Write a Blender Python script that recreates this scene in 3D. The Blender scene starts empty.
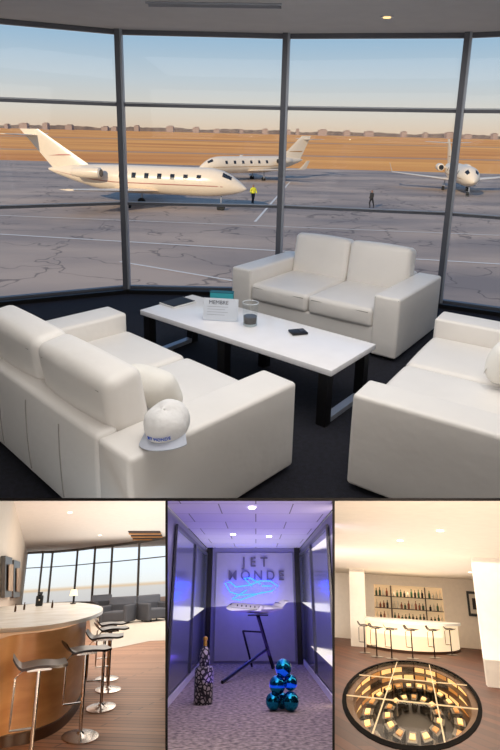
import bpy, bmesh, math, random
from mathutils import Matrix, Vector
random.seed(4)
SC=bpy.context.scene; COL=SC.collection
R=math.radians
T=Matrix.Translation
def RZ(a): return Matrix.Rotation(R(a),4,'Z')
def RX(a): return Matrix.Rotation(R(a),4,'X')
def RY(a): return Matrix.Rotation(R(a),4,'Y')
FP=560.
theta=math.degrees(math.atan(144/560))
CM=T((0,0,1.6))@RX(90-theta)@RZ(1.3)
cam=bpy.data.cameras.new('camera'); co=bpy.data.objects.new('camera',cam); COL.objects.link(co)
co.matrix_basis=CM; cam.sensor_fit='VERTICAL'; cam.sensor_height=24; cam.lens=24*FP/750; cam.shift_y=-100/750
cam.clip_start=.05; cam.clip_end=8000
SC.camera=co
SC.view_settings.view_transform='Standard'
# ---------- frames
F=Matrix.Identity(4); FI=F.inverted()
def setF(M):
    global F,FI
    F=M; FI=M.inverted()
def room_frame(cx,hy,h,s,blend=.5):
    d=Vector(((cx-250)/FP,-(hy-275)/FP,-1)).normalized()
    r1=d.cross(Vector((0,1,0))).normalized()
    n=Vector((1,0,0)).cross(d).normalized()
    if n.y<0: n=-n
    r2=d.cross(n).normalized()
    r=(r1*(1-blend)+r2*blend).normalized(); r=(r-d*r.dot(d)).normalized(); u=r.cross(d)
    M=Matrix(((r.x,d.x,u.x,0),(r.y,d.y,u.y,0),(r.z,d.z,u.z,0),(0,0,0,1)))
    return CM@M@Matrix.Scale(s,4)@T((0,0,-h))
def ray(px,py):
    o=FI@CM.translation
    d=FI.to_3x3()@(CM.to_3x3()@Vector(((px-250)/FP,-(py-275)/FP,-1)))
    return o,d
def fl(px,py,z=0.):
    o,d=ray(px,py); return o+d*((z-o.z)/d.z)
def aty(px,py,y):
    o,d=ray(px,py); return o+d*((y-o.y)/d.y)
def onw(px,py,P0,P1):
    n=(P1-P0).cross(Vector((0,0,1))); o,d=ray(px,py); return o+d*((P0-o).dot(n)/d.dot(n))
# ---------- materials
def lin(c):
    return tuple(((v/255)/12.92 if v/255<=.04045 else (((v/255)+.055)/1.055)**2.4) for v in c)+(1,)
def mat(name,rgb,rough=.5,metal=0,noise=None,bump=None,emit=None,es=1.,rgb2=None,stretch=(1,1,1),spec=.5):
    m=bpy.data.materials.new(name); m.use_nodes=True; N=m.node_tree.nodes; L=m.node_tree.links
    b=N['Principled BSDF']; b.inputs['Base Color'].default_value=lin(rgb); b.inputs['Roughness'].default_value=rough; b.inputs['Metallic'].default_value=metal; b.inputs['Specular IOR Level'].default_value=spec
    tc=N.new('ShaderNodeTexCoord'); mp=N.new('ShaderNodeMapping'); L.new(tc.outputs['Object'],mp.inputs[0]); mp.inputs['Scale'].default_value=stretch
    nz=N.new('ShaderNodeTexNoise'); L.new(mp.outputs[0],nz.inputs['Vector']); nz.inputs['Scale'].default_value=noise or 6; nz.inputs['Detail'].default_value=6
    rp=N.new('ShaderNodeValToRGB'); L.new(nz.outputs['Fac'],rp.inputs[0])
    rp.color_ramp.elements[0].position=.35; rp.color_ramp.elements[1].position=.65
    c2=rgb2 or tuple(v*.98 for v in rgb)
    rp.color_ramp.elements[0].color=lin(c2); rp.color_ramp.elements[1].color=lin(rgb)
    L.new(rp.outputs[0],b.inputs['Base Color'])
    if bump:
        n2=N.new('ShaderNodeTexNoise'); L.new(mp.outputs[0],n2.inputs['Vector']); n2.inputs['Scale'].default_value=bump[0]
        bp=N.new('ShaderNodeBump'); bp.inputs['Strength'].default_value=bump[1]; bp.inputs['Distance'].default_value=.01*bump[2] if len(bump)>2 else .01
        L.new(n2.outputs['Fac'],bp.inputs['Height']); L.new(bp.outputs[0],b.inputs['Normal'])
    if emit:
        b.inputs['Emission Color'].default_value=lin(emit); b.inputs['Emission Strength'].default_value=es
    return m
def glassmat(name,tint=(245,248,250),gl=.06):
    m=bpy.data.materials.new(name); m.use_nodes=True; N=m.node_tree.nodes; L=m.node_tree.links; N.clear()
    o=N.new('ShaderNodeOutputMaterial'); t=N.new('ShaderNodeBsdfTransparent'); g=N.new('ShaderNodeBsdfGlossy'); x=N.new('ShaderNodeMixShader')
    t.inputs[0].default_value=lin(tint); g.inputs['Roughness'].default_value=.02; x.inputs[0].default_value=gl
    L.new(t.outputs[0],x.inputs[1]); L.new(g.outputs[0],x.inputs[2]); L.new(x.outputs[0],o.inputs[0]); return m
def woodfloor(name,c1,c2,bw,bl,rot,rough=.3,spec=.5):
    m=bpy.data.materials.new(name); m.use_nodes=True; N=m.node_tree.nodes; L=m.node_tree.links; b=N['Principled BSDF']
    tc=N.new('ShaderNodeTexCoord'); mp=N.new('ShaderNodeMapping'); L.new(tc.outputs['Object'],mp.inputs[0]); mp.inputs['Rotation'].default_value=(0,0,R(rot))
    br=N.new('ShaderNodeTexBrick'); L.new(mp.outputs[0],br.inputs['Vector']); br.inputs['Scale'].default_value=1
    br.inputs['Brick Width'].default_value=bl; br.inputs['Row Height'].default_value=bw; br.inputs['Mortar Size'].default_value=.01
    br.inputs['Color1'].default_value=lin(c1); br.inputs['Color2'].default_value=lin(c2); br.inputs['Mortar'].default_value=lin(tuple(v*.55 for v in c1))
    L.new(br.outputs['Color'],b.inputs['Base Color']); b.inputs['Roughness'].default_value=rough; b.inputs['Specular IOR Level'].default_value=spec; return m
def spotted(name,a,b_,sc):
    m=bpy.data.materials.new(name); m.use_nodes=True; N=m.node_tree.nodes; L=m.node_tree.links; b=N['Principled BSDF']
    tc=N.new('ShaderNodeTexCoord'); v=N.new('ShaderNodeTexVoronoi'); v.feature='DISTANCE_TO_EDGE'; v.inputs['Scale'].default_value=sc; L.new(tc.outputs['Object'],v.inputs['Vector'])
    rp=N.new('ShaderNodeValToRGB'); rp.color_ramp.elements[0].position=.12; rp.color_ramp.elements[1].position=.2
    rp.color_ramp.elements[0].color=lin(a); rp.color_ramp.elements[1].color=lin(b_); L.new(v.outputs['Distance'],rp.inputs[0]); L.new(rp.outputs[0],b.inputs['Base Color']); b.inputs['Roughness'].default_value=.35
    return m
def zbands(name,stops,emit=0,rough=.7):
    m=bpy.data.materials.new(name); m.use_nodes=True; N=m.node_tree.nodes; L=m.node_tree.links; b=N['Principled BSDF']
    tc=N.new('ShaderNodeTexCoord'); sp=N.new('ShaderNodeSeparateXYZ'); L.new(tc.outputs['Object'],sp.inputs[0])
    mr=N.new('ShaderNodeMapRange'); mr.inputs['From Min'].default_value=0; mr.inputs['From Max'].default_value=4; L.new(sp.outputs['Z'],mr.inputs[0])
    rp=N.new('ShaderNodeValToRGB'); rp.color_ramp.interpolation='CONSTANT' if not emit else 'LINEAR'
    e=rp.color_ramp.elements; e[0].position=stops[0][0]/4; e[0].color=lin(stops[0][1]); e[1].position=stops[1][0]/4; e[1].color=lin(stops[1][1])
    for z,c in stops[2:]:
        k=e.new(z/4); k.color=lin(c)
    L.new(mr.outputs[0],rp.inputs[0]); b.inputs['Roughness'].default_value=rough
    if emit:
        L.new(rp.outputs[0],b.inputs['Emission Color']); b.inputs['Emission Strength'].default_value=emit; b.inputs['Base Color'].default_value=(0,0,0,1)
    else: L.new(rp.outputs[0],b.inputs['Base Color'])
    return m
# ---------- mesh helpers
NB=bmesh.new
def box(bm,c,s,M=None,r=0,seg=2):
    A=(M or Matrix.Identity(4))@T(c)@Matrix.Diagonal((s[0],s[1],s[2],1))
    g=bmesh.ops.create_cube(bm,size=1,matrix=A)
    if r:
        es=list({e for v in g['verts'] for e in v.link_edges}); bmesh.ops.bevel(bm,geom=es,offset=r,segments=seg,profile=.5,affect='EDGES')
    return bm
def poly(bm,pts):
    return bm.faces.new([bm.verts.new(p) for p in pts])
def slab(bm,pts,off):
    off=Vector(off); a=[bm.verts.new(Vector(p)) for p in pts]; b=[bm.verts.new(Vector(p)+off) for p in pts]
    bm.faces.new(a); bm.faces.new(b[::-1]); n=len(a)
    for i in range(n): bm.faces.new((a[i],b[i],b[(i+1)%n],a[(i+1)%n]))
    return bm
def lathe(bm,prof,seg=28,M=None,sx=1,sy=1):
    M=M or Matrix.Identity(4); rings=[]
    for r,z in prof:
        rings.append([bm.verts.new(M@Vector((r*sx*math.cos(2*math.pi*k/seg),r*sy*math.sin(2*math.pi*k/seg),z))) for k in range(seg)])
    for a,b in zip(rings,rings[1:]):
        for k in range(seg): bm.faces.new((a[k],a[(k+1)%seg],b[(k+1)%seg],b[k]))
    bm.faces.new(rings[0][::-1]); bm.faces.new(rings[-1]); return bm
def cyl(bm,c,r,h,M=None,seg=20,r2=None,sx=1,sy=1):
    return lathe(bm,[(r,0),(r if r2 is None else r2,h)],seg,(M or Matrix.Identity(4))@T(c),sx,sy)
def tube(bm,pts,r,seg=8,closed=False):
    pts=[Vector(p) for p in pts]; n=len(pts); rings=[]
    for i,p in enumerate(pts):
        if closed: t=pts[(i+1)%n]-pts[i-1]
        else: t=pts[min(i+1,n-1)]-pts[max(i-1,0)]
        t.normalize(); up=Vector((0,0,1)) if abs(t.z)<.9 else Vector((1,0,0)); a=t.cross(up).normalized(); b=t.cross(a)
        rings.append([bm.verts.new(p+(a*math.cos(2*math.pi*k/seg)+b*math.sin(2*math.pi*k/seg))*r) for k in range(seg)])
    for i in range(n if closed else n-1):
        a=rings[i]; b=rings[(i+1)%n]
        for k in range(seg): bm.faces.new((a[k],a[(k+1)%seg],b[(k+1)%seg],b[k]))
    if not closed: bm.faces.new(rings[0]); bm.faces.new(rings[-1][::-1])
    return bm
def rbox(bm,c,size,r,puff=(0,0,0),M=None,m=5):
    h=[s/2 for s in size]; A=(M or Matrix.Identity(4))@T(c)
    def ax(i):
        q=h[i]-r; return [-h[i],-h[i]+r*.35,-h[i]+r*.7]+[-q+2*q*k/m for k in range(m+1)]+[h[i]-r*.7,h[i]-r*.35,h[i]]
    axs=[ax(i) for i in range(3)]; vs={}
    def vert(p):
        k=tuple(round(v,5) for v in p)
        if k in vs: return vs[k]
        inner=Vector([max(-(h[i]-r),min(h[i]-r,p[i])) for i in range(3)]); d=Vector(p)-inner
        if d.length>1e-9: d=d.normalized()*r
        q=inner+d; u=[q[i]/h[i] for i in range(3)]
        for i in range(3):
            j,l=(i+1)%3,(i+2)%3
            q[i]+=puff[i]*u[i]*max(0,1-u[j]**2)*max(0,1-u[l]**2)
        vs[k]=bm.verts.new(A@q); return vs[k]
    for i in range(3):
        j,l=(i+1)%3,(i+2)%3
        for sgn in (-1,1):
            for a in range(len(axs[j])-1):
                for b in range(len(axs[l])-1):
                    def P(x,y):
                        p=[0,0,0]; p[i]=sgn*h[i]; p[j]=axs[j][x]; p[l]=axs[l][y]; return p
                    f=[vert(P(a,b)),vert(P(a+1,b)),vert(P(a+1,b+1)),vert(P(a,b+1))]
                    if sgn<0: f.reverse()
                    try: bm.faces.new(f)
                    except ValueError: pass
    return bm
def ball(bm,c,s,M=None,seg=20):
    bmesh.ops.create_uvsphere(bm,u_segments=seg,v_segments=seg//2+2,radius=1,matrix=(M or Matrix.Identity(4))@T(c)@Matrix.Diagonal((s[0],s[1],s[2],1)))
    return bm
def clip(bm,x0=None,x1=None,y0=None,y1=None):
    o=FI@CM.translation
    def cut(a,b,inside):
        d1=ray(*a)[1]; d2=ray(*b)[1]; n=d1.cross(d2).normalized()
        if n.dot(ray(*inside)[1])<0: n=-n
        bmesh.ops.bisect_plane(bm,geom=bm.verts[:]+bm.edges[:]+bm.faces[:],plane_co=o,plane_no=-n,clear_outer=True)
    if x0 is not None: cut((x0,500),(x0,700),(x0+10,600))
    if x1 is not None: cut((x1,500),(x1,700),(x1-10,600))
    if y0 is not None: cut((0,y0),(300,y0),(200,y0+10))
    return bm
def mesh(name,bm,m,sm=True):
    bmesh.ops.recalc_face_normals(bm,faces=bm.faces[:]); me=bpy.data.meshes.new(name); bm.to_mesh(me); bm.free()
    if m: me.materials.append(m)
    for p in me.polygons: p.use_smooth=True
    me.set_sharp_from_angle(angle=R(38) if sm else R(10)); return me
def thing(name,label,cat,M=None,group=None):
    o=bpy.data.objects.new(name,None); COL.objects.link(o); o.empty_display_size=.05; o.matrix_basis=F@(M or Matrix.Identity(4)); o['label']=label; o['category']=cat
    if group: o['group']=group
    return o
def part(name,bm,m,parent,label=None,sm=True):
    me=bm if isinstance(bm,bpy.types.Mesh) else mesh(name,bm,m,sm)
    o=bpy.data.objects.new(name,me); COL.objects.link(o); o.parent=parent
    if label: o['label']=label
    return o
def solo(name,label,cat,bm,m,M=None,group=None,kind=None):
    o=bpy.data.objects.new(name,mesh(name,bm,m)); COL.objects.link(o); o.matrix_basis=F@(M or Matrix.Identity(4)); o['label']=label; o['category']=cat
    if group: o['group']=group
    if kind: o['kind']=kind
    return o
def struct(name,bm,m,label=None,sm=False):
    o=bpy.data.objects.new(name,mesh(name,bm,m,sm)); COL.objects.link(o); o.matrix_basis=F.copy(); o['kind']='structure'
    if label: o['label']=label
    return o
def dup(root,M,label=None,group=None):
    r=root.copy(); COL.objects.link(r); r.matrix_basis=F@M
    if label: r['label']=label
    if group: r['group']=group
    for c in list(root.children):
        k=c.copy(); COL.objects.link(k); k.parent=r
        for g in c.children:
            d=g.copy(); COL.objects.link(d); d.parent=k
    return r
def textmesh(s,size,m,ext=.002,align='CENTER',spacing=1.,bold=0):
    cu=bpy.data.curves.new('t','FONT'); cu.body=s; cu.size=size; cu.extrude=ext; cu.align_x=align; cu.space_character=spacing; cu.offset=bold
    o=bpy.data.objects.new('t',cu); COL.objects.link(o); dg=bpy.context.evaluated_depsgraph_get(); dg.update()
    me=bpy.data.meshes.new_from_object(o.evaluated_get(dg)); bpy.data.objects.remove(o); me.materials.clear(); me.materials.append(m); me.name='lettering'; return me
def lamp(kind,loc,e,col,size=1,size2=None,rot=Matrix.Identity(4)):
    l=bpy.data.lights.new('lamp',kind); l.energy=e; l.color=col
    if kind=='AREA':
        l.size=size
        if size2: l.shape='RECTANGLE'; l.size_y=size2
    elif kind=='POINT': l.shadow_soft_size=size
    o=bpy.data.objects.new('light',l); COL.objects.link(o); o.matrix_basis=F@T(loc)@rot; return o
# ---------- shared materials
M_leather=mat('white_leather',(238,233,227),.4,noise=3,bump=(10,.3,1.3))
M_seam=mat('seam_thread',(158,151,144),.6)
M_black=mat('black_paint',(16,15,16),.35)
M_steel=mat('window_steel',(92,94,102),.4,.3)
M_white=mat('white_lacquer',(244,242,244),.18)
M_grey=mat('pale_grey_metal',(160,165,175),.4,.4)
M_chrome=mat('chrome',(225,215,205),.22,1)
M_plane=mat('white_aircraft_paint',(234,216,192),.3)
M_dark=mat('dark_glass',(35,38,44),.1)
M_rubber=mat('rubber',(25,25,25),.8)
M_gold=mat('gold_stripe',(178,130,70),.4)
M_pink=mat('red_stripe',(176,110,98),.4)
M_glass=glassmat('clear_glass',gl=.01)
# ---------- LOUNGE
H=2.46
W=[fl(-90,312),fl(127,291),fl(277,294),fl(438,305),fl(660,336)]
for w in W: w.z=0
bm=NB(); poly(bm,[W[0],W[1],W[2],W[3],W[4],Vector((3.9,-1.6,0)),Vector((-3.6,-1.6,0))])
M_carpet=mat('dark_carpet',(22,22,36),.95,noise=40,rgb2=(10,10,20),bump=(300,.5))
struct('floor',bm,M_carpet)
bm=NB(); slab(bm,[v+Vector((0,0,H)) for v in (W[0],W[1],W[2],W[3],W[4],Vector((3.9,-1.6,0)),Vector((-3.6,-1.6,0)))],(0,0,.15))
struct('ceiling',bm,mat('ceiling_paint',(214,212,212),.9))
M_wall=mat('wall_paint',(190,188,185),.9)
def vwall(name,a,b,z0,z1,m,th=.1):
    bm=NB(); n=(b-a).cross(Vector((0,0,1))).normalized()*th
    slab(bm,[Vector((a.x,a.y,z0)),Vector((b.x,b.y,z0)),Vector((b.x,b.y,z1)),Vector((a.x,a.y,z1))],n); return struct(name,bm,m)
vwall('wall_left',W[0],Vector((-3.6,-1.6,0)),0,H,M_wall)
vwall('wall_right',W[4],Vector((3.9,-1.6,0)),0,H,M_wall)
vwall('wall_back',Vector((-3.6,-1.6,0)),Vector((3.9,-1.6,0)),0,H,M_wall)
for i in range(4):
    a,b=W[i],W[i+1]; d=(b-a).normalized(); n=Vector((-d.y,d.x,0)); n=n if n.y>0 else -n
    bm=NB(); slab(bm,[a+Vector((0,0,.05)),b+Vector((0,0,.05)),b+Vector((0,0,H-.05)),a+Vector((0,0,H-.05))],n*.004)
    w=struct('window_%d'%(i+1),bm,M_glass)
    ang=math.degrees(math.atan2(d.y,d.x)); L_=(b-a).length
    B=T(a)@RZ(ang); bm=NB()
    for z,hh in ((.03,.06),(.89,.024),(1.81,.028),(H-.02,.04)):
        box(bm,(L_/2,0,z),(L_,.05,hh),B)
    part('window_frame',bm,M_steel,w,sm=False)
    for z in (.908,1.83):
        bm=NB(); box(bm,(L_/2,-.028,z),(L_,.02,.009),B); part('frame_bead',bm,M_grey,w)
    if i:
        bm=NB(); box(bm,(0,-.03,H/2),(.045,.09,H),B); part('mullion',bm,M_steel,w,sm=False)
        bm=NB(); box(bm,(.032,-.03,H/2),(.018,.07,H),B); part('mullion_edge',bm,M_grey,w)
    bm=NB(); box(bm,(L_/2,-.07,.02),(L_,.06,.04),B); s=struct('baseboard_%d'%(i+1),bm,M_black)
p=fl(214,4,H); t=thing('ceiling_vent','long linear slot vent in the grey ceiling above the windows','vent',T((p.x,p.y,H-.008))@RZ(-2))
for k in (-1,1):
    bm=NB(); box(bm,(0,k*.05,0),(.95,.012,.012)); part('frame_rail',bm,M_grey,t)
bm=NB(); box(bm,(0,0,.004),(.94,.09,.004)); part('backing',bm,M_black,t)
for k in (-1,0,1):
    bm=NB(); box(bm,(0,k*.024,-.002),(.93,.006,.01)); part('slat',bm,M_grey,t)
p=fl(387,16,H); t=thing('downlight','small round warm downlight in the lounge ceiling','ceiling light',T((p.x,p.y,H-.012)))
bm=NB(); lathe(bm,[(.03,.004),(.045,0),(.05,.004),(.05,.01)]); part('trim_ring',bm,M_white,t)
bm=NB(); cyl(bm,(0,0,-.001),.028,.005); part('bulb',bm,mat('warm_bulb',(255,220,160),.5,emit=(255,205,130),es=2),t)
# sofas
def sofa(M,label):
    t=thing('sofa',label,'sofa',M,'white leather sofas around the coffee table')
    bm=NB(); rbox(bm,(0,.42,.125),(1.12,.8,.2),.015); part('base',bm,M_leather,t)
    for s in (-1,1):
        bm=NB(); rbox(bm,(s*.65,.45,.25),(.2,.9,.455),.02,(.004,.003,.003)); a=part('armrest',bm,M_leather,t)
        for pts in ([(s*.744,.03,.462),(s*.744,.87,.462)],[(s*.744,.02,.06),(s*.744,.02,.455)],[(s*.744,.88,.06),(s*.744,.88,.455)],[(s*.56,.004,.462),(s*.74,.004,.462)]):
            bm=NB(); tube(bm,pts,.003); part('seam',bm,M_seam,a)
    bm=NB(); rbox(bm,(0,.85,.255),(1.1,.1,.46),.025,(0,.01,.0)); b=part('back_frame',bm,M_leather,t)
    for x in (-.28,0,.28):
        bm=NB(); tube(bm,[(x,.9+.01*max(0,1-(x/.55)**2)*max(0,1-((z-.255)/.23)**2),z) for z in [.06+.04*k for k in range(10)]],.0035); part('seam',bm,M_seam,b)
    for s in (-1,1):
        bm=NB(); rbox(bm,(s*.276,.34,.29),(.545,.68,.15),.035,(.0,.01,.014)); c=part('seat_cushion',bm,M_leather,t)
        bm=NB(); tube(bm,[(s*.276+x,-.001,.335) for x in (-.24,-.1,.1,.24)],.003); part('seam',bm,M_seam,c)
        bm=NB(); MM=T((s*.276,.74,.5))@RX(-9); rbox(bm,(0,0,0),(.545,.17,.4),.045,(.004,.02,.01),MM); c=part('back_cushion',bm,M_leather,t)
        bm=NB(); tube(bm,[MM@Vector((x,.086,.15)) for x in (-.22,-.1,0,.1,.22)],.003); part('seam',bm,M_seam,c)
    for x in (-.68,.68):
        for y in (.06,.84):
            bm=NB(); box(bm,(x,y,.013),(.06,.06,.03)); part('foot',bm,M_black,t)
    return t
sofa(T((.45,4.2,0))@RZ(-36),'white leather two-seat sofa facing the camera in front of the windows')
ub=136.5; ubv=Vector((math.cos(R(ub)),math.sin(R(ub)),0)); fm=Vector((.233,2.425,0))+ubv*.75*1.07
B_M=T(fm)@RZ(ub)@Matrix.Diagonal((1.07,1.04,.97,1))
sofa(B_M,'white leather sofa seen from behind with a cap on its corner')
C_M=T((.875,2.912,0))@RZ(-123)
sofa(C_M,'white leather sofa cut off by the right edge of the lounge view')
M_cot=mat('white_cotton',(240,236,228),.8,bump=(20,.3)); M_softseam=mat('soft_seam',(212,208,202),.8)
for lb,M in (('soft white cushion lying inside the sofa behind the cap',B_M@T((-.38,.52,.49))@RZ(12)@RX(-28)),('white cushion on the right sofa at the very edge of the picture',C_M@T((-.02,.5,.5))@RX(-20))):
    t=thing('throw_cushion',lb,'cushion',M)
    bm=NB(); rbox(bm,(0,0,0),(.26,.1,.2),.048,(0,.03,0)); part('cover',bm,M_cot,t)
    bm=NB(); box(bm,(.1,-.052,-.06),(.02,.004,.03)); part('care_label',bm,M_softseam,t)
# cap
p=fl(168,431,.49)
t=thing('baseball_cap','white baseball cap with blue lettering resting on the sofa corner','cap',T((p.x,p.y,.505))@RZ(-10)@RX(12)@RY(-7)@Matrix.Scale(.93,4))
M_cap=mat('cap_cotton',(240,238,236),.85,noise=30,bump=(22,.55,1.4))
bm=NB(); lathe(bm,[(.09,0),(.094,.02),(.091,.045),(.082,.068),(.064,.086),(.035,.095),(.004,.096)],36,None,1,1.1)
for v in bm.verts:
    a=math.atan2(v.co.y,v.co.x); k=1-.035*math.cos(3*a+.6)*max(0,v.co.z/.09)-.02*math.cos(5*a); v.co.x*=k; v.co.y*=k; v.co.z*=1-.06*math.cos(2*a+.5)
part('crown',bm,M_cap,t)
bm=NB(); lathe(bm,[(.008,.09),(.009,.098),(.004,.101)],12); part('button',bm,M_cap,t)
bm=NB(); n=14
top=[];inn=[]
for k in range(n+1):
    a=R(200+140*k/n); rr=.09
    inn.append(Vector((rr*math.cos(a),rr*math.sin(a),.008))); 
    b=k/n*2-1; top.append(Vector((.1*math.sin(b*1.45)/math.sin(1.45),-.07-.07*math.cos(b*1.5),.008-.024*abs(b)**2))) 
A_=[bm.verts.new(v) for v in inn]; B_=[bm.verts.new(v) for v in top]; A2=[bm.verts.new(v-Vector((0,0,.004))) for v in inn]; B2=[bm.verts.new(v-Vector((0,0,.004))) for v in top]
for k in range(n):
    bm.faces.new((A_[k],A_[k+1],B_[k+1],B_[k])); bm.faces.new((A2[k],B2[k],B2[k+1],A2[k+1])); bm.faces.new((B_[k],B_[k+1],B2[k+1],B2[k]))
part('brim',bm,mat('cap_brim_cotton',(200,205,218),.8),t)
tm=textmesh('JET MONDE',.0185,mat('blue_print',(40,90,200),.6),.001)
for v in tm.vertices:
    x,y,z=v.co; a=x/.094; v.co=Vector((math.sin(a)*(.0975+z),-math.cos(a)*(.0975+z)*1.1,.024+y))
part('lettering',tm,None,t,'small blue lettering')
# coffee table
TM=T((.003,3.484,0))@RZ(-38.5)
t=thing('coffee_table','long low white coffee table with black legs between the sofas','coffee table',TM)
bm=NB(); box(bm,(0,0,.342),(1.56,.525,.036),r=.004); part('tabletop',bm,M_white,t)
for x in (-.735,-.03,.72):
    for y in (-.215,.215):
        bm=NB(); box(bm,(x,y,.162),(.06,.06,.324)); part('leg',bm,M_black,t)
for x in (-.735,.72):
    bm=NB(); box(bm,(x,0,.02),(.05,.4,.03)); part('floor_rail',bm,M_grey,t)
bm=NB(); box(bm,(0,0,.3),(1.42,.03,.04)); part('stretcher',bm,M_black,t)
zt=.361
def on_table(px,py): 
    p=fl(px,py,zt); return T((p.x,p.y,zt))
t=thing('magazine','black covered magazine lying on the far left of the coffee table','magazine',on_table(178,303)@RZ(48))
bm=NB(); box(bm,(0,0,.005),(.22,.16,.009)); part('pages',bm,mat('paper',(225,225,222),.8),t)
bm=NB(); box(bm,(0,0,.011),(.205,.145,.003)); part('cover',bm,mat('black_cover',(26,26,30),.6),t)
t=thing('card_sign','white table card with printed heading standing beside the drinking glass','sign',on_table(220,321)@RZ(-6)@RX(-16))
bm=NB(); box(bm,(0,0,.077),(.235,.006,.15)); part('card',bm,mat('card_paper',(208,214,224),.5),t)
o=part('lettering',textmesh('MEMBRE',.036,mat('grey_ink',(90,95,105),.6),.0008),None,t); o.matrix_local=T((-.015,-.0045,.112))@RX(90)
for k in range(4):
    bm=NB(); box(bm,(-.01*(k%2)-.02,-.0036,.095-.018*k),(.14-.02*(k%2),.001,.003)); part('text_line',bm,mat('light_ink',(165,170,180),.6),t)
t=thing('brochure_box','small turquoise box standing behind the table card','box',on_table(222,304)@RZ(-6))
bm=NB(); box(bm,(0,0,.045),(.17,.05,.09),r=.003); part('carton',bm,mat('turquoise_card',(40,150,160),.5),t)
bm=NB(); box(bm,(0,0,.093),(.172,.052,.006)); part('lid',bm,mat('dark_teal_card',(20,100,112),.5),t)
t=thing('tumbler','clear glass tumbler half full of dark drink on the coffee table','glass',on_table(250,325))
def openlathe(bm,prof,seg=28):
    rings=[[bm.verts.new((r*math.cos(2*math.pi*k/seg),r*math.sin(2*math.pi*k/seg),z)) for k in range(seg)] for r,z in prof]
    for a,b in zip(rings,rings[1:]):
        for k in range(seg): bm.faces.new((a[k],a[(k+1)%seg],b[(k+1)%seg],b[k]))
    return bm
bm=NB(); openlathe(bm,[(.046,0),(.052,.155)]); part('glass_wall',bm,glassmat('tumbler_glass',(246,249,250),.10),t)
bm=NB(); openlathe(bm,[(.0525,.153),(.0525,.157),(.0505,.157),(.0505,.153),(.0525,.153)]); part('glass_rim',bm,mat('bright_rim',(225,232,238),.1),t)
bm=NB(); cyl(bm,(0,0,.002),.045,.014); part('glass_base',bm,mat('glass_base',(190,200,205),.1),t)
bm=NB(); cyl(bm,(0,0,.018),.043,.045,r2=.045); part('drink',bm,mat('dark_drink',(30,20,16),.1),t)
t=thing('wallet','small square black wallet on the near half of the coffee table','wallet',on_table(298,333)@RZ(18))
bm=NB(); box(bm,(0,0,.008),(.105,.085,.014),r=.004); part('leather_body',bm,mat('black_leather',(26,24,28),.4),t)
bm=NB(); box(bm,(.02,0,.017),(.03,.05,.003)); part('flap',bm,mat('grey_leather',(60,58,64),.4),t)
# ---------- EXTERIOR
GZ=-4.4
def gp(px,py): return fl(px,py,GZ)
m=mat('apron_concrete',(184,162,144),.85,noise=.7,rgb2=(134,122,116),stretch=(.1,.3,1))
N=m.node_tree.nodes; L=m.node_tree.links; b=N['Principled BSDF']; src=b.inputs['Base Color'].links[0].from_socket
tc=N.new('ShaderNodeTexCoord'); vo=N.new('ShaderNodeTexVoronoi'); vo.feature='DISTANCE_TO_EDGE'; vo.inputs['Scale'].default_value=.16; nzz=N.new('ShaderNodeTexNoise'); nzz.inputs['Scale'].default_value=.5
vm=N.new('ShaderNodeVectorMath'); vm.operation='MULTIPLY_ADD'; L.new(nzz.outputs['Color'],vm.inputs[0]); vm.inputs[1].default_value=(6,6,0); L.new(tc.outputs['Object'],vm.inputs[2]); L.new(tc.outputs['Object'],nzz.inputs['Vector']); L.new(vm.outputs[0],vo.inputs['Vector'])
rr=N.new('ShaderNodeValToRGB'); rr.color_ramp.elements[0].position=.005; rr.color_ramp.elements[1].position=.016; rr.color_ramp.elements[0].color=(.5,.5,.52,1); rr.color_ramp.elements[1].color=(1,1,1,1)
L.new(vo.outputs['Distance'],rr.inputs[0]); mx=N.new('ShaderNodeMix'); mx.data_type='RGBA'; mx.blend_type='MULTIPLY'; mx.inputs[0].default_value=1
L.new(src,mx.inputs[6]); L.new(rr.outputs[0],mx.inputs[7]); L.new(mx.outputs[2],b.inputs['Base Color'])
YL,YR=112,84
bm=NB(); poly(bm,[(-120,7,GZ),(120,7,GZ),(160,YR,GZ),(-160,YL,GZ)]); o=struct('floor',bm,m,'concrete airport apron outside the windows')
bm=NB(); poly(bm,[(-160,YL,GZ-.01),(160,YR,GZ-.01),(4500,4200,GZ-.01),(-4500,4200,GZ-.01)]); 
struct('floor',bm,mat('dry_grass_field',(255,180,88),.95,noise=1,rgb2=(214,130,56),stretch=(.01,.05,1)),'dry orange grass field beyond the apron')
for (ya,yb_,lb) in ((330,350,'pale grey taxiway strip crossing the far dry field'),(150,157,'nearer grey taxiway strip crossing the dry field')):
    bm=NB(); poly(bm,[(-900,ya,GZ+.02),(900,ya*.95,GZ+.02),(900,yb_*.95,GZ+.02),(-900,yb_,GZ+.02)]); solo('taxiway',lb,'taxiway',bm,mat('taxiway_concrete',(190,150,120),.9))
M_line=mat('white_line_paint',(222,216,208),.8)
for k,(a,b_,wd,lb) in enumerate([((-40,232),(560,268),.2,'white painted line across the apron nearest the windows'),((-40,214),(560,238),.15,'white painted line on the apron just in front of the parked jets'),((120,262),(262,286),.16,'short slanted white apron line low in the window'),((255,222),(290,182),.18,'pale painted line running away towards the far jet')]):
    p=gp(*a);q=gp(*b_); n=(q-p).cross(Vector((0,0,1))).normalized()*wd/2; bm=NB(); up=Vector((0,0,.02)); poly(bm,[p-n+up,q-n+up,q+n+up,p+n+up]); solo('apron_marking',lb,'road marking',bm,M_line)
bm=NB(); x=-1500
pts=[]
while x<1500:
    h=7+2.*math.sin(x*.013)*math.sin(x*.041)+random.random()*2; pts.append((x,h)); x+=9
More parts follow.
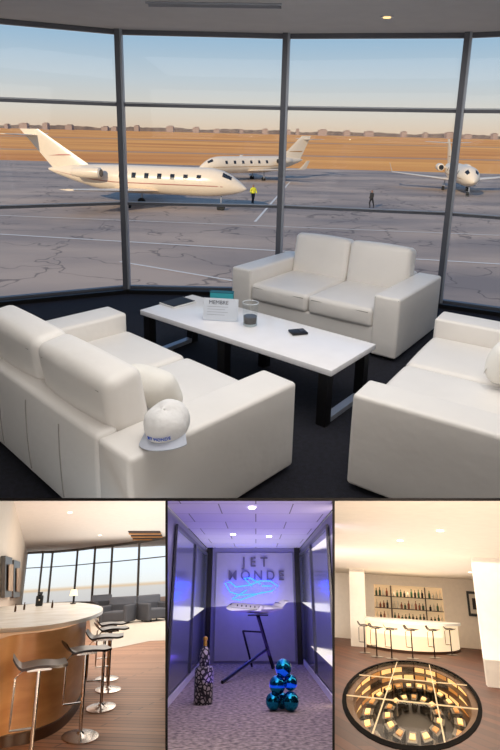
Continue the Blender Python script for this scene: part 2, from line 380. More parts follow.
for i in range(len(pts)-1):
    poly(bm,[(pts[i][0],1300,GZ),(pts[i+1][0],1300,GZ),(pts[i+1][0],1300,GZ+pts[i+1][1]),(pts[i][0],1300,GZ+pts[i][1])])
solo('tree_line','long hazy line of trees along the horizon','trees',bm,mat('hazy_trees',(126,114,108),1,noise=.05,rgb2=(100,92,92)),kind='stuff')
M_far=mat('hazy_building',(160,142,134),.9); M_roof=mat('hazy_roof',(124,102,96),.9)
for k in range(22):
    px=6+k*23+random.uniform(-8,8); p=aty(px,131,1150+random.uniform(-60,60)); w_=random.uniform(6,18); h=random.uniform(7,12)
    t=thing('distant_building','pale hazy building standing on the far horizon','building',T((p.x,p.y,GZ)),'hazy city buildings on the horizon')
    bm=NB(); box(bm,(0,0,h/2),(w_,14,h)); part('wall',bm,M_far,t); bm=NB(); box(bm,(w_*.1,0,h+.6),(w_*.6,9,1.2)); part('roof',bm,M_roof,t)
# jets
PROF=[(0,.03,-.36),(.012,.2,-.33),(.035,.42,-.26),(.07,.66,-.14),(.11,.86,-.04),(.16,.98,0),(.2,1,0),(.62,1,0),(.74,.87,.1),(.86,.58,.28),(.95,.3,.42),(1,.08,.5)]
def fp(t,a,L_,Rr,zc,k=1.):
    for (t0,r0,d0),(t1,r1,d1) in zip(PROF,PROF[1:]):
        if t<=t1:
            u=(t-t0)/(t1-t0); r=r0+(r1-r0)*u; d=d0+(d1-d0)*u; break
    return Vector((L_*(.5-t),math.cos(a)*r*Rr*k,zc+d*Rr+math.sin(a)*r*Rr*k))
def patch(bm,t0,t1,a0,a1,L_,Rr,zc,k=1.012,n=6):
    g=[[bm.verts.new(fp(t0+(t1-t0)*i/n,R(a0+(a1-a0)*j/n),L_,Rr,zc,k)) for j in range(n+1)] for i in range(n+1)]
    for i in range(n):
        for j in range(n): bm.faces.new((g[i][j],g[i+1][j],g[i+1][j+1],g[i][j+1]))
def wing(bm,ra,rb,ta,tb,th,up=Vector((0,0,1))):
    ra,rb,ta,tb=map(Vector,(ra,rb,ta,tb)); up=Vector(up)
    def sec(a,b,h): return [a,a+(b-a)*.12+up*h*.7,a+(b-a)*.4+up*h,b,a+(b-a)*.4-up*h,a+(b-a)*.12-up*h*.7]
    A=[bm.verts.new(p) for p in sec(ra,rb,th)]; B=[bm.verts.new(p) for p in sec(ta,tb,th*.4)]
    for i in range(6): bm.faces.new((A[i],A[(i+1)%6],B[(i+1)%6],B[i]))
    bm.faces.new(A[::-1]); bm.faces.new(B)
def jet(M,label,stripe,name='business_jet',cat='airplane',L_=15.6,Rr=1.12,nw=6,gear=True,paint=None,finh=2.9,sw=0.,wgl=True):
    paint=paint or M_plane; zc=2.1
    t=thing(name,label,cat,M)
    bm=NB(); seg=24; rings=[]
    for i in range(41):
        tt=(i/40)**1.15; rings.append([bm.verts.new(fp(tt,2*math.pi*k/seg,L_,Rr,zc)) for k in range(seg)])
    for a,b in zip(rings,rings[1:]):
        for k in range(seg): bm.faces.new((a[k],a[(k+1)%seg],b[(k+1)%seg],b[k]))
    bm.faces.new(rings[0]); bm.faces.new(rings[-1]); part('fuselage',bm,paint,t)
    X=lambda q:L_*(.5-q)
    zt_=zc+Rr*.9+finh
    for s in (-1,1):
        bm=NB(); wing(bm,(X(.4),s*.4,zc-.8),(X(.62),s*.4,zc-.8),(X(.61),s*7.6,zc-.2),(X(.68),s*7.6,zc-.2),.17)
        w=part('wing',bm,paint,t)
        if wgl:
            bm=NB(); wing(bm,(X(.61),s*7.6,zc-.2),(X(.68),s*7.6,zc-.2),(X(.67),s*7.9,zc+.9),(X(.7),s*7.9,zc+.9),.05,(0,1,0)); part('winglet',bm,paint,w)
        bm=NB(); MM=T((X(.68),s*(Rr+.5),zc+.5))@RY(-90); lathe(bm,[(.3,-.1),(.42,0),(.46,.5),(.44,1.4),(.3,2.3),(.2,2.4)],20,MM); e=part('engine',bm,paint,t)
        bm=NB(); cyl(bm,(0,0,-.13),.3,.06,MM); part('engine_intake',bm,M_dark,e)
        bm=NB(); box(bm,(X(.75),s*(Rr+.05),zc+.5),(1.2,.5,.14)); part('pylon',bm,paint,e)
        bm=NB(); wing(bm,(X(1.0+sw*.8),s*.02,zt_-.5),(X(1.08+sw*.8),s*.02,zt_-.5),(X(1.05+sw*.8),s*2.9,zt_-.4),(X(1.1+sw*.8),s*2.9,zt_-.4),.08); part('stabilizer',bm,paint,t)
        bm=NB(); patch(bm,.1,.95,-12 if s>0 else 192,-8.5 if s>0 else 188.5,L_,Rr,zc,1.01,16); part('stripe',bm,stripe,t)
        bm=NB(); a=(38,66) if s>0 else (142,114); patch(bm,.065,.105,a[0],a[1],L_,Rr,zc); part('cockpit_window',bm,M_dark,t)
        for k in range(nw):
            t0=.2+.38*k/(nw-1); bm=NB(); a=(10,32) if s>0 else (170,148); patch(bm,t0,t0+.021,a[0],a[1],L_,Rr,zc,1.01,3); part('cabin_window',bm,M_dark,t)
    bm=NB(); wing(bm,(X(.76),0,zc+.75),(X(.98),0,zc+.7),(X(.985+sw),0,zt_),(X(1.085+sw),0,zt_),.12,(0,1,0)); f=part('tail_fin',bm,paint,t)
    bm=NB(); wing(bm,(X(.84+sw*.3),0,zc+Rr+.6),(X(1.0+sw*.3),0,zc+Rr+.5),(X(.855+sw*.4),0,zc+Rr+.8),(X(1.015+sw*.4),0,zc+Rr+.7),.135,(0,1,0)); part('fin_stripe',bm,stripe,f)
    if gear:
        for gx,gy in ((X(.12),0),(X(.55),1.4),(X(.55),-1.4)):
            bm=NB(); cyl(bm,(gx,gy,.3),.07,1.3); g=part('landing_gear',bm,M_grey,t)
            bm=NB(); cyl(bm,(gx,gy-.12,.3),.3,.24,T((gx,gy,.3))@RX(90)@T((-gx,-gy,-.3))); part('wheel',bm,M_rubber,g)
    return t
p1=gp(145,206)
jet(T((p1.x,p1.y,GZ))@RZ(-12),'nearest white business jet with tall tail, parked side-on at left',M_pink,L_=16.6,Rr=1.1,nw=7,finh=2.7,sw=.06,wgl=False)
p2=gp(253,180); jet(T((p2.x,p2.y,GZ))@RZ(214)@Matrix.Scale(.92,4),'white jet with gold stripe parked behind the nearest jet, nose left',M_gold,L_=17)
p3=gp(457,191); jet(T((p3.x,p3.y,GZ))@RZ(262)@Matrix.Scale(.93,4),'white jet seen nose-on through the right window',M_gold)
def person(p,rot,label,cols,hgt):
    bmx=bpy.data.meshes.new('person'); s=hgt/1.75
    J=[(0,0,.95),(0,0,1.15),(0,.01,1.38),(0,.01,1.5),(0,-.01,1.62),(0,-.01,1.74),(-.1,0,.9),(-.13,-.12,.5),(-.13,-.02,.08),(-.13,-.14,.03),(.1,0,.9),(.13,.12,.5),(.13,.22,.1),(.13,.1,.03),(-.2,0,1.4),(-.27,.05,1.12),(-.25,-.1,.9),(.2,0,1.4),(.27,-.05,1.12),(.25,-.2,.95)]
    E=[(0,1),(1,2),(2,3),(3,4),(4,5),(0,6),(6,7),(7,8),(8,9),(0,10),(10,11),(11,12),(12,13),(2,14),(14,15),(15,16),(2,17),(17,18),(18,19)]
    RD=[.15,.15,.17,.06,.1,.07,.1,.075,.05,.04,.1,.075,.05,.04,.07,.055,.04,.07,.055,.04]
    bmx.from_pydata([Vector(j)*s for j in J],E,[]); o=bpy.data.objects.new('person',bmx); COL.objects.link(o); o.matrix_basis=T((p.x,p.y,GZ))@RZ(rot)
    bmx.materials.append(zbands('crew_clothes',[(0,(20,20,24)),(.1*s,cols[0]),(.95*s,cols[1]),(1.48*s,(150,110,90)),(1.68*s,(40,30,26))]))
    sk=o.modifiers.new('s','SKIN'); o.modifiers.new('u','SUBSURF').levels=1
    for i,r in enumerate(RD): bmx.skin_vertices[0].data[i].radius=(r*s,r*s)
    bmx.skin_vertices[0].data[0].use_root=True
    o['label']=label; o['category']='person'
for args in ((gp(253,204),30,'person in yellow vest standing by the nose of the nearest jet',((30,32,40),(225,220,50)),1.65),(gp(371,208),-60,'person in dark clothes walking alone on the apron',((22,22,26),(45,42,40)),1.5)):
    person(*args)
# ---------- DISPLAY PARTITIONS (dark dividers between the rooms)
setF(CM.copy())
def cr(px,py,d): return Vector(((px-250)/FP*d,-(py-275)/FP*d,-d))
M_div=mat('divider_paint',(8,8,10),.95,spec=.1)
def wedge(name,a,b,d0,d1):
    bm=NB(); q=[cr(a[0],a[1],d0),cr(b[0],a[1],d0),cr(b[0],b[1],d0),cr(a[0],b[1],d0)]; q2=[v*(d1/d0) for v in q]
    A=[bm.verts.new(v) for v in q]; B=[bm.verts.new(v) for v in q2]
    bm.faces.new(A); bm.faces.new(B[::-1])
    for i in range(4): bm.faces.new((A[i],B[i],B[(i+1)%4],A[(i+1)%4]))
    struct(name,bm,M_div)
wedge('trim_1',(-40,498),(540,501),.2,.3); wedge('trim_2',(165.3,501),(167.8,790),.2,.4); wedge('trim_3',(332.3,501),(334.8,790),.2,.4)
# ---------- LEFT ROOM (bar)
setF(room_frame(82,580,1.5,.043,.6))
CL=dict(x1=166.3)
M_floorL=woodfloor('warm_oak_floor',(192,138,102),(166,114,80),.14,3.,35,.5,.3)
HL=3.6
WB=[fl(*a) for a in ((21,607),(37,606),(48,605),(74,604),(92,604),(110,603.5),(138,603.5),(175,604))]
YW=max(v.y for v in WB)
bm=NB(); poly(bm,[(-14,2.5,0),(14,2.5,0),(24,YW+1,0),(-24,YW+1,0)]); clip(bm,**CL); struct('floor',bm,M_floorL)
bm=NB(); poly(bm,[(-14,2.5,HL),(14,2.5,HL),(24,YW+.6,HL),(-24,YW+.6,HL)]); clip(bm,y0=500.5,**CL); struct('ceiling',bm,mat('cream_ceiling',(242,236,228),.9))
bm=NB(); q=[fl(*a,.006) for a in ((88,608),(164,608),(175,640),(150,641),(126,646),(104,650),(92,640))]; poly(bm,q); clip(bm,**CL)
struct('floor',bm,mat('cream_carpet',(222,210,194),.95,bump=(30,.3,10)),'pale cream carpet between the bar and the windows')
P0=fl(-30,690);P1=fl(21,607)
bm=NB(); slab(bm,[P0,P1,P1+Vector((0,0,HL)),P0+Vector((0,0,HL))],(-.2,0,0)); clip(bm,y0=500.5); struct('wall_left',bm,mat('cream_wall',(230,220,206),.9))
for k,(x0,x1,y0,y1,lb) in enumerate(((0,8,556,598,'dark framed picture on the left wall, nearer the bar'),(10,17.5,560,598,'dark framed picture on the left wall, nearer the windows'))):
    q=[onw(x0,y1,P0,P1),onw(x1,y1-1,P0,P1),onw(x1,y0+2,P0,P1),onw(x0,y0,P0,P1)]; q=[v+Vector((.02,0,0)) for v in q]
    t=thing('picture',lb,'picture'); bm=NB(); slab(bm,q,(.1,-.02,0)); part('frame',bm,M_black,t)
    c=sum(q,Vector())/4; q2=[c+(v-c)*.66+Vector((.14,-.03,0)) for v in q]; bm=NB(); slab(bm,q2,(.02,0,0)); part('print',bm,mat('sepia_print',(200,175,145),.6,noise=2,rgb2=(140,115,95)),t)
M_mul=mat('window_mullion',(124,118,112),.5)
for i in range(7):
    a,b=WB[i],WB[i+1]; d=(b-a); L_=d.length; ang=math.degrees(math.atan2(d.y,d.x)); B=T(a)@RZ(ang)
    bm=NB(); box(bm,(L_/2,.05,HL/2),(L_,.01,HL),B); clip(bm,**CL); w=struct('window_%d'%(i+5),bm,M_glass)
    bm=NB()
    for z,hh in ((.08,.16),(2.5,.06),(HL-.08,.16)): box(bm,(L_/2,0,z),(L_,.1,hh),B)
    clip(bm,**CL); part('window_frame',bm,M_mul,w)
    bm=NB(); box(bm,(0,-.05,HL/2),(.10,.12,HL),B); clip(bm,**CL); part('mullion',bm,M_mul,w)
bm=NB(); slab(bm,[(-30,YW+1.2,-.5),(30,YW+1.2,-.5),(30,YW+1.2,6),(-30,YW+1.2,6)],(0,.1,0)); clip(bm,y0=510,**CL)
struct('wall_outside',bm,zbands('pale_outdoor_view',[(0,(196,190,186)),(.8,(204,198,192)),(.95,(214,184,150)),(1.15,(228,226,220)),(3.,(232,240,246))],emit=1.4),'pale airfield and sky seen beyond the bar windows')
M_marble=mat('pale_marble',(244,236,224),.25,noise=2,rgb2=(230,218,202))
M_bar=mat('caramel_wood',(222,164,108),.4,noise=1.2,rgb2=(200,140,86),stretch=(1,1,6))
t=thing('bar_counter','curved caramel wood bar with pale marble top','bar counter')
def catmull(P,n=6):
    out=[]
    for i in range(len(P)):
        p0,p1,p2,p3=P[i-1],P[i],P[(i+1)%len(P)],P[(i+2)%len(P)]
        for k in range(n):
            u=k/n; out.append(.5*((2*p1)+(p2-p0)*u+(2*p0-5*p1+4*p2-p3)*u*u+(-p0+3*p1-3*p2+p3)*u**3))
    return out
ZB=1.04
tp=[fl(*a,ZB) for a in ((-40,630),(0,628.5),(40,626),(72,621),(94,615),(103,609.5),(97,605),(76,602.5),(45,603),(10,606),(-40,611))]
bm=NB(); slab(bm,catmull(tp),(0,0,-.045)); part('countertop',bm,M_marble,t)
fb=[fl(*a) for a in ((-40,765),(0,748),(30,742),(56,731),(72,716),(80,702),(80,690),(68,678),(40,672),(-40,690))]
fbc=catmull(fb)
bm=NB(); slab(bm,fbc,(0,0,ZB-.045)); part('curved_front',bm,M_bar,t)
c=sum(fb,Vector())/len(fb)
bm=NB(); slab(bm,[c+(v-c)*1.03 for v in fbc],(0,0,.1)); part('plinth',bm,mat('dark_plinth',(80,52,34),.4),t)
M_seat=mat('dark_brown_leather',(44,28,22),.3); KY=1.6
def stool(M,label,group,w=.43,chrome=None):
    chrome=chrome or M_chrome
    t=thing('bar_stool',label,'bar stool',M,group)
    bm=NB(); n=16; up=[]
    for i in range(n+1):
        u=-1+2*i/n; x=u*w/2; z=.8+.01*math.cos(u*3)+(.10*max(0,(-u-.62)/.38)**1.5)+.015*max(0,(u-.7)/.3)
        up.append((x,z))
    hw=.17*KY
    g=[[bm.verts.new((x,s*hw*(1-.12*abs(-1+2*i/n)**4),z+dz)) for (s,dz) in ((-1,0),(-1,-.022),(1,-.022),(1,0))] for i,(x,z) in enumerate(up)]
    for a,b in zip(g,g[1:]):
        for k in range(4): bm.faces.new((a[k],b[k],b[(k+1)%4],a[(k+1)%4]))
    bm.faces.new(g[0]); bm.faces.new(g[-1]); part('seat',bm,M_seat,t)
    bm=NB(); cyl(bm,(0,0,.02),.02,.745); part('stem',bm,chrome,t)
    bm=NB(); lathe(bm,[(.19,0),(.19,.01),(.15,.018),(.04,.03),(.026,.05)],28,None,1,KY*1.15); part('base',bm,chrome,t)
    bm=NB(); tube(bm,[(0,0,.3),(-w*.42,0,.3),(-w*.42,0,.36),(-w*.42,0,.7),(-w*.3,0,.755),(0,0,.755)],.010); part('footrest',bm,chrome,t)
    bm=NB(); box(bm,(0,0,.76),(.22,.2,.02)); part('seat_plate',bm,chrome,t)
    return t
g='bar stools along the curved wooden bar'
specs=[((29,770),'nearest dark leather bar stool, its foot cut off by the picture edge'),((80,737),'second bar stool from the front, round chrome foot by the bar'),((101,708),'third bar stool from the front along the curved bar'),((108,690),'fourth bar stool from the front, partly behind the third'),((107,679),'farthest bar stool at the end of the curved bar')]
st=None
for (pp,lb) in specs:
    p=fl(*pp); p.z=.002
    if st is None: st=stool(T(p)@RZ(5),lb,g,.5)
    else: dup(st,T(p)@RZ(random.choice((4,-4,8))),lb,g)
def onbar(px,py): return fl(px,py,ZB)+Vector((0,0,.002))
p=onbar(73,604); t=thing('table_lamp','small lamp with white shade on the marble bar top','lamp',T(p))
bm=NB(); cyl(bm,(0,0,0),.06,.02); part('base',bm,M_black,t); bm=NB(); cyl(bm,(0,0,.02),.015,.16); part('pole',bm,M_black,t)
bm=NB(); cyl(bm,(0,0,.16),.09,.12,r2=.06); part('lamp_shade',bm,mat('lit_shade',(255,235,200),.6,emit=(255,225,180),es=1.2),t)
p=onbar(39,606); t=thing('coffee_machine','small black coffee machine on the back of the marble bar','coffee machine',T(p))
bm=NB(); box(bm,(0,0,.1),(.15,.2,.2),r=.015); part('body',bm,M_black,t); bm=NB(); cyl(bm,(0,0,.2),.05,.07,r2=.06); part('hopper',bm,M_dark,t); bm=NB(); tube(bm,[(0,-.1,.14),(0,-.16,.12)],.015); part('spout',bm,M_chrome,t)
for k,(px,py) in enumerate(((15,612),(24,610),(52,608))):
    p=onbar(px,py); bm=NB(); lathe(bm,[(.02,0),(.02,.07),(.009,.1),(.009,.13)],12); solo('bottle',['brown bottle on the left end of the marble bar','brown bottle just left of the coffee machine','brown bottle between coffee machine and lamp'][k],'bottle',bm,mat('brown_glass',(70,45,25),.2),T(p))
M_fab=mat('dark_grey_fabric',(88,90,98),.9)
def armchair(M,label,w=.85):
    t=thing('armchair',label,'armchair',M,'dark grey armchairs by the far windows')
    bm=NB(); rbox(bm,(0,0,.25),(w-.2,.9,.3),.05,(0,0,.03)); part('seat',bm,M_fab,t)
    bm=NB(); rbox(bm,(0,.5,.45),(w,.2,.8),.06); part('backrest',bm,M_fab,t)
    for s in (-1,1):
        bm=NB(); rbox(bm,(s*(w/2-.06),0,.32),(.14,.95,.55),.05); part('armrest',bm,M_fab,t)
    for x in (-.3,.3):
        for y in (-.35,.4):
            bm=NB(); cyl(bm,(x,y,0),.03,.12); part('leg',bm,M_black,t)
    return t
U=Vector((0,0,.008))
armchair(T(fl(117,624)+U)@RZ(-25),'dark grey armchair facing the windows near the end of the bar',1.05)
armchair(T(fl(154,621)+U)@RZ(20),'dark grey armchair at the right of the low round table',.95)
armchair(T(fl(103,617)+U)@RZ(10),'dark grey armchair half hidden behind the bar end',.9)
p=fl(136,619)+U; t=thing('side_table','low round white table between the grey armchairs','table',T(p)); bm=NB(); cyl(bm,(0,0,.42),.3,.03); part('tabletop',bm,M_white,t); bm=NB(); cyl(bm,(0,0,0),.03,.42); part('leg',bm,M_black,t); bm=NB(); cyl(bm,(0,0,0),.2,.015); part('base',bm,M_black,t)
q=[fl(*a,HL-.01) for a in ((128,531),(160,531),(164,540),(134,540))]
t=thing('ceiling_vent','dark slatted vent in the cream ceiling over the lounge floor','vent'); bm=NB(); slab(bm,q,(0,0,-.02)); part('backing',bm,mat('vent_brown',(60,40,28),.6),t)
for k in range(3):
    bm=NB(); u=(k+.5)/3; a=q[0].lerp(q[3],u); b=q[1].lerp(q[2],u); tube(bm,[a-Vector((0,0,.04)),b-Vector((0,0,.04))],.05); part('slat',bm,M_bar,t)
for k,(px,py) in enumerate(((12,520),(70,512),(100,535))):
    p=fl(px,py,HL); bm=NB(); lathe(bm,[(.06,0),(.08,-.01),(.08,-.03),(.02,-.02)],16,None,1,1.4); solo('downlight','small recessed spotlight in the cream ceiling of the bar room','ceiling light',bm,mat('lit_spot',(255,240,210),.5,emit=(255,235,200),es=3),T(p),'recessed spotlights in the bar room ceiling')
lamp('AREA',(3,16,HL-.1),1.2,(1,.92,.82),6,20)
lamp('AREA',(2.5,3.,1.4),.75,(1,.78,.54),1.5,1.5,RZ(38)@RX(78))  # added light to brighten the curved bar front, no fixture there
lamp('AREA',(3,26,.6),1.4,(1,.95,.88),8,24,RX(180))
# ---------- MIDDLE ROOM (blue corridor)
SR=.044
setF(room_frame(256,600,1.5,SR))
CLm=dict(x0=167.2,x1=332.8)
M_pur=mat('lilac_wall',(150,146,180),.8)
YF=fl(254,664).y; XL=aty(203,664,YF).x; XR=aty(304,664,YF).x; HM=aty(254,548,YF).z
bm=NB(); poly(bm,[(XL,3,0),(XR,3,0),(XR,YF,0),(XL,YF,0)]); clip(bm,**CLm); struct('floor',bm,mat('speckled_carpet',(184,166,160),.95,noise=14,rgb2=(104,94,96)))
bm=NB(); poly(bm,[(XL,3,HM),(XR,3,HM),(XR,YF,HM),(XL,YF,HM)]); clip(bm,y0=500.5,**CLm)
m=woodfloor('ceiling_tiles',(206,200,226),(198,192,220),1.2,1.2,0,.8); struct('ceiling',bm,m)
bm=NB(); slab(bm,[(XL-.2,YF,0),(XR+.2,YF,0),(XR+.2,YF,HM),(XL-.2,YF,HM)],(0,.1,0)); struct('wall_far',bm,M_pur)
for nm,x,s in (('wall_left',XL,-1),('wall_right',XR,1)):
    bm=NB(); slab(bm,[(x+s*.02,3,0),(x+s*.02,YF,0),(x+s*.02,YF,HM),(x+s*.02,3,HM)],(s*.1,0,0)); clip(bm,y0=500.5,**CLm); struct(nm,bm,mat('grey_side_wall',(120,122,138),.35))
    bm=NB(); box(bm,(x-s*.012,YF/2+1.3,.06),(.02,YF-2.8,.12)); clip(bm,**CLm); struct('baseboard_'+('left' if s<0 else 'right'),bm,mat('white_baseboard',(225,222,235),.5))
    for k,(y0,y1) in enumerate(((YF*.6,YF*.79),(YF*.8,YF*.985))):
        bm=NB(); slab(bm,[(x-s*.01,y0,.16),(x-s*.01,y1,.16),(x-s*.01,y1,HM-.2),(x-s*.01,y0,HM-.2)],(s*.008,0,0)); clip(bm,y0=500.5,**CLm)
        w=struct('window_%d'%(12+k+(0 if s<0 else 2)),bm,mat('corridor_glass',(112,122,134),.12,metal=.5))
        bm=NB()
        for y in (y0-.03,y1+.03): box(bm,(x-s*.02,y,HM/2),(.04,.09,HM-.3))
        box(bm,(x-s*.02,(y0+y1)/2,HM-.18),(.04,y1-y0,.06)); clip(bm,y0=500.5,**CLm); part('window_frame',bm,mat('grey_frame',(70,72,84),.4),w)
bm=NB(); box(bm,(XL+.09,YF-.06,HM/2),(.16,.12,HM)); struct('trim_4',bm,M_black)
bm=NB(); box(bm,(XR-.09,YF-.06,HM/2),(.16,.12,HM)); struct('trim_5',bm,M_black)
a=aty(214,661,YF); b=aty(292,553,YF)
t=thing('feature_panel','large pale panel on the end wall behind the neon sign','wall panel',T(((a.x+b.x)/2,YF-.03,(a.z+b.z)/2))); pw=b.x-a.x; ph=b.z-a.z; bm=NB(); box(bm,(0,0,0),(pw,.04,ph),r=.01); part('board',bm,mat('pale_panel',(190,184,200),.5),t)
for x in (-pw/2,pw/2):
    bm=NB(); box(bm,(x,-.02,0),(.02,.03,ph)); part('edge_strip',bm,M_grey,t)
M_let=mat('grey_letters',(104,98,108),.4,.2)
for s,px,py,sz,spc in (('JET',255,566.5,.35,1.75),('MONDE',256,580,.35,1.5)):
    p=aty(px,py,YF-.09); t=thing('wall_lettering','grey raised letters reading %s on the pale panel'%s,'lettering',T(p)@RX(90))
    part('letters',textmesh(s,sz,M_let,.02,spacing=spc,bold=.004),None,t)
M_neon=mat('blue_neon',(0,10,255),.5,emit=(22,60,255),es=12)
t=thing('neon_sign','glowing blue neon outline of an airplane on the pale panel','neon sign')
def npx(L): return [aty(x,y,YF-.2) for x,y in L]
for k,(L,cl) in enumerate((([(225,583),(230,582),(236,587),(250,585),(260,581),(270,581),(278,586),(272,591),(256,594),(240,595),(230,592)],True),([(247,590),(232,599),(240,600),(263,592)],False),([(252,586),(244,578),(250,578),(261,584)],False),([(262,586),(272,586)],False))):
    bm=NB(); tube(bm,npx(L),.017,closed=cl); part('neon_tube',bm,M_neon,t)
f1=fl(222,684); f2=fl(273,669); top=aty(258,616,f2.y-1.); f3=fl(252,668)
lp=top.lerp(f2,.62)
t=thing('display_stand','black angular stand holding up the model airplane','stand')
up2=Vector((0,0,.03))
bm=NB(); tube(bm,[top,f2+up2],.05,6); part('leg',bm,M_black,t)
bm=NB(); tube(bm,[f1+up2,lp],.034,6); part('leg',bm,M_black,t)
l2=aty(243,631,f3.y-.5)
bm=NB(); tube(bm,[l2,f3+up2],.03,6); part('leg',bm,M_black,t)
bm=NB(); tube(bm,[l2,top.lerp(f2,.3)],.022,6); part('crossbar',bm,M_black,t)
bm=NB(); box(bm,top+Vector((0,0,.02)),(.5,.3,.03)); part('top_plate',bm,M_black,t)
ms=60*(top.y)/640/16.5
tp_=top+Vector((-.1,0,.05-.9*ms)); jt=jet(T(tp_)@RZ(172)@RY(-4)@Matrix.Scale(ms,4),'white model airplane on the black stand under the neon sign',mat('dark_stripe',(60,64,80),.4),name='model_airplane',cat='model airplane',gear=False,finh=1.6,paint=mat('model_paint',(206,204,200),.3))
p=fl(203,704); t=thing('bottle_sculpture','black and white patterned bottle sculpture on the left of the carpet','sculpture',T(p))
M_sp=spotted('black_white_pattern',(20,18,22),(176,166,162),15)
bm=NB(); lathe(bm,[(.145,0),(.16,.02),(.16,.46),(.148,.5),(.09,.53)],28); part('lower_body',bm,M_sp,t)
bm=NB(); lathe(bm,[(.088,.53),(.088,.70),(.07,.76),(.033,.81)],28); part('upper_body',bm,M_sp,t)
bm=NB(); lathe(bm,[(.034,.80),(.03,.88),(.04,.89),(.04,.93),(.01,.95)],20); part('neck',bm,mat('gold_foil',(214,160,60),.35,.6),t,'gold neck')
p=fl(283,711); t=thing('balloon_sculpture','glossy teal-blue pile of balloon-like spheres on the right of the carpet','sculpture',T(p))
M_bal=mat('blue_chrome',(20,130,165),.08,.9)
for (c,r) in (((-.15,0,.12),.12),((.12,-.06,.13),.13),((.0,.16,.11),.11),((-.08,0,.33),.13),((.13,.02,.36),.11),((.02,0,.55),.13)):
    bm=NB(); ball(bm,c,(r,r,r)); part('sphere',bm,M_bal,t)
for k,(px,py) in enumerate(((252,507),(233,534),(269,536))):
    p=fl(px,py,HM); bm=NB(); lathe(bm,[(.045,0),(.06,-.008),(.06,-.02),(.01,-.015)],16,None,1,1.8); solo('downlight',['bright ceiling spotlight nearest the front of the blue corridor','left one of the two far spotlights in the blue corridor','right one of the two far spotlights in the blue corridor'][k],'ceiling light',bm,mat('white_spot',(255,250,255),.5,emit=(255,245,255),es=6),T(p))
lamp('AREA',(-.05,YF-1.2,1.9),.02,(.08,.12,1),1.4,1,RX(60))
lamp('AREA',(-.05,YF*.62,HM-.1),.10,(.56,.44,.92),1.6,8)
lamp('AREA',(-.05,YF*.7,.3),.12,(.18,.10,1),1.6,8,RX(180))
# ---------- RIGHT ROOM (wine bar)
SR=.044
setF(room_frame(417,604,1.5,SR,.6))
CLr=dict(x0=334.2)
YB=fl(417,644).y; HR=aty(417,577,YB).z
M_fr=woodfloor('dark_wood_floor',(108,62,38),(74,40,24),.22,4.,62,.5,.25)
yn,yf_=fl(411.5,750),fl(411.5,661); DC=(yn+yf_)/2; ry_=(yf_-yn).length/2
rx_=(fl(487,703).x-fl(337,703).x)/2
NE=48; ell=[Vector((DC.x+rx_*math.cos(2*math.pi*k/NE),DC.y+ry_*math.sin(2*math.pi*k/NE),0)) for k in range(NE)]
bm=NB(); inner=[bm.verts.new(v) for v in ell]; outer=[bm.verts.new(Vector((DC.x+12*math.cos(2*math.pi*k/NE),max(2.5,min(YB+.05,DC.y+24*math.sin(2*math.pi*k/NE))),0))) for k in range(NE)]
for k in range(NE): bm.faces.new((inner[k],inner[(k+1)%NE],outer[(k+1)%NE],outer[k]))
clip(bm,**CLr); struct('floor',bm,M_fr)
M_cr=mat('cream_plaster',(248,236,220),.9)
bm=NB(); poly(bm,[(-9,2.5,HR),(9,2.5,HR),(14,YB+1.5,HR),(-14,YB+1.5,HR)]); clip(bm,y0=500.5,**CLr); struct('ceiling',bm,M_cr)
a=aty(375,620,YB); b=aty(442,588,YB); x0,x1,z0,z1=a.x,b.x,a.z,b.z
bm=NB()
for (u0,u1,v0,v1) in ((-12,x0,0,HR),(x1,14,0,HR),(x0,x1,0,z0),(x0,x1,z1,HR)): box(bm,((u0+u1)/2,YB+.05,(v0+v1)/2),(u1-u0,.1,v1-v0))
clip(bm,**CLr); struct('wall_far',bm,M_cr)
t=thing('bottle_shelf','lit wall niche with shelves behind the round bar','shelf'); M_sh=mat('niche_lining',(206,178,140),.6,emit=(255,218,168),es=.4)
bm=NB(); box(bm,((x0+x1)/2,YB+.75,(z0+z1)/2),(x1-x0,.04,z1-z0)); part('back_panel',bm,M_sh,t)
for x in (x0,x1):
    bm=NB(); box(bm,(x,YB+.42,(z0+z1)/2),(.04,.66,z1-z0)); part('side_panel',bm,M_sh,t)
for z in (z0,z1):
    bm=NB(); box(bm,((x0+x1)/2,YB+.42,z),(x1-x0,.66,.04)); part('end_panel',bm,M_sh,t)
NS=3; zs=[z0+.02+(z1-z0)*k/NS for k in range(NS)]
M_dsh=mat('dark_shelf',(70,48,34),.5)
for z in zs[1:]:
    bm=NB(); box(bm,((x0+x1)/2,YB+.42,z),(x1-x0-.04,.6,.03)); part('shelf_board',bm,M_dsh,t)
for x in (x0+(x1-x0)*.25,x0+(x1-x0)*.75):
    bm=NB(); box(bm,(x,YB+.42,(z0+z1)/2),(.05,.6,z1-z0)); part('divider',bm,M_dsh,t)
bmats=[mat('bottle_glass',c_,.15) for c_ in ((40,28,20),(60,90,60),(235,220,195),(150,80,50))]
bme=[]
for m in bmats:
    bm=NB(); lathe(bm,[(.042,0),(.045,.02),(.045,.2),(.016,.27),(.015,.35),(.02,.36)],12); bme.append(mesh('bottle',bm,m))
hs=(z1-z0)/NS*.72/.36
for zi,z in enumerate(zs):
    for k in range(19):
        x=x0+.1+(x1-x0-.2)*k/18
        if min(abs(x-x0-(x1-x0)*q_) for q_ in (.25,.75))<.08: continue
        o=bpy.data.objects.new('bottle',random.choice(bme)); COL.objects.link(o); s=random.uniform(.65,1.); o.matrix_basis=F@T((x,YB+.3,z+.016))@Matrix.Diagonal((1.1,1.1,s*hs,1))
        o['label']='bottle standing on the '+('lowest','middle','top')[zi]+' shelf of the lit niche'; o['category']='bottle'; o['group']='bottles on the '+('lowest','middle','top')[zi]+' niche shelf'
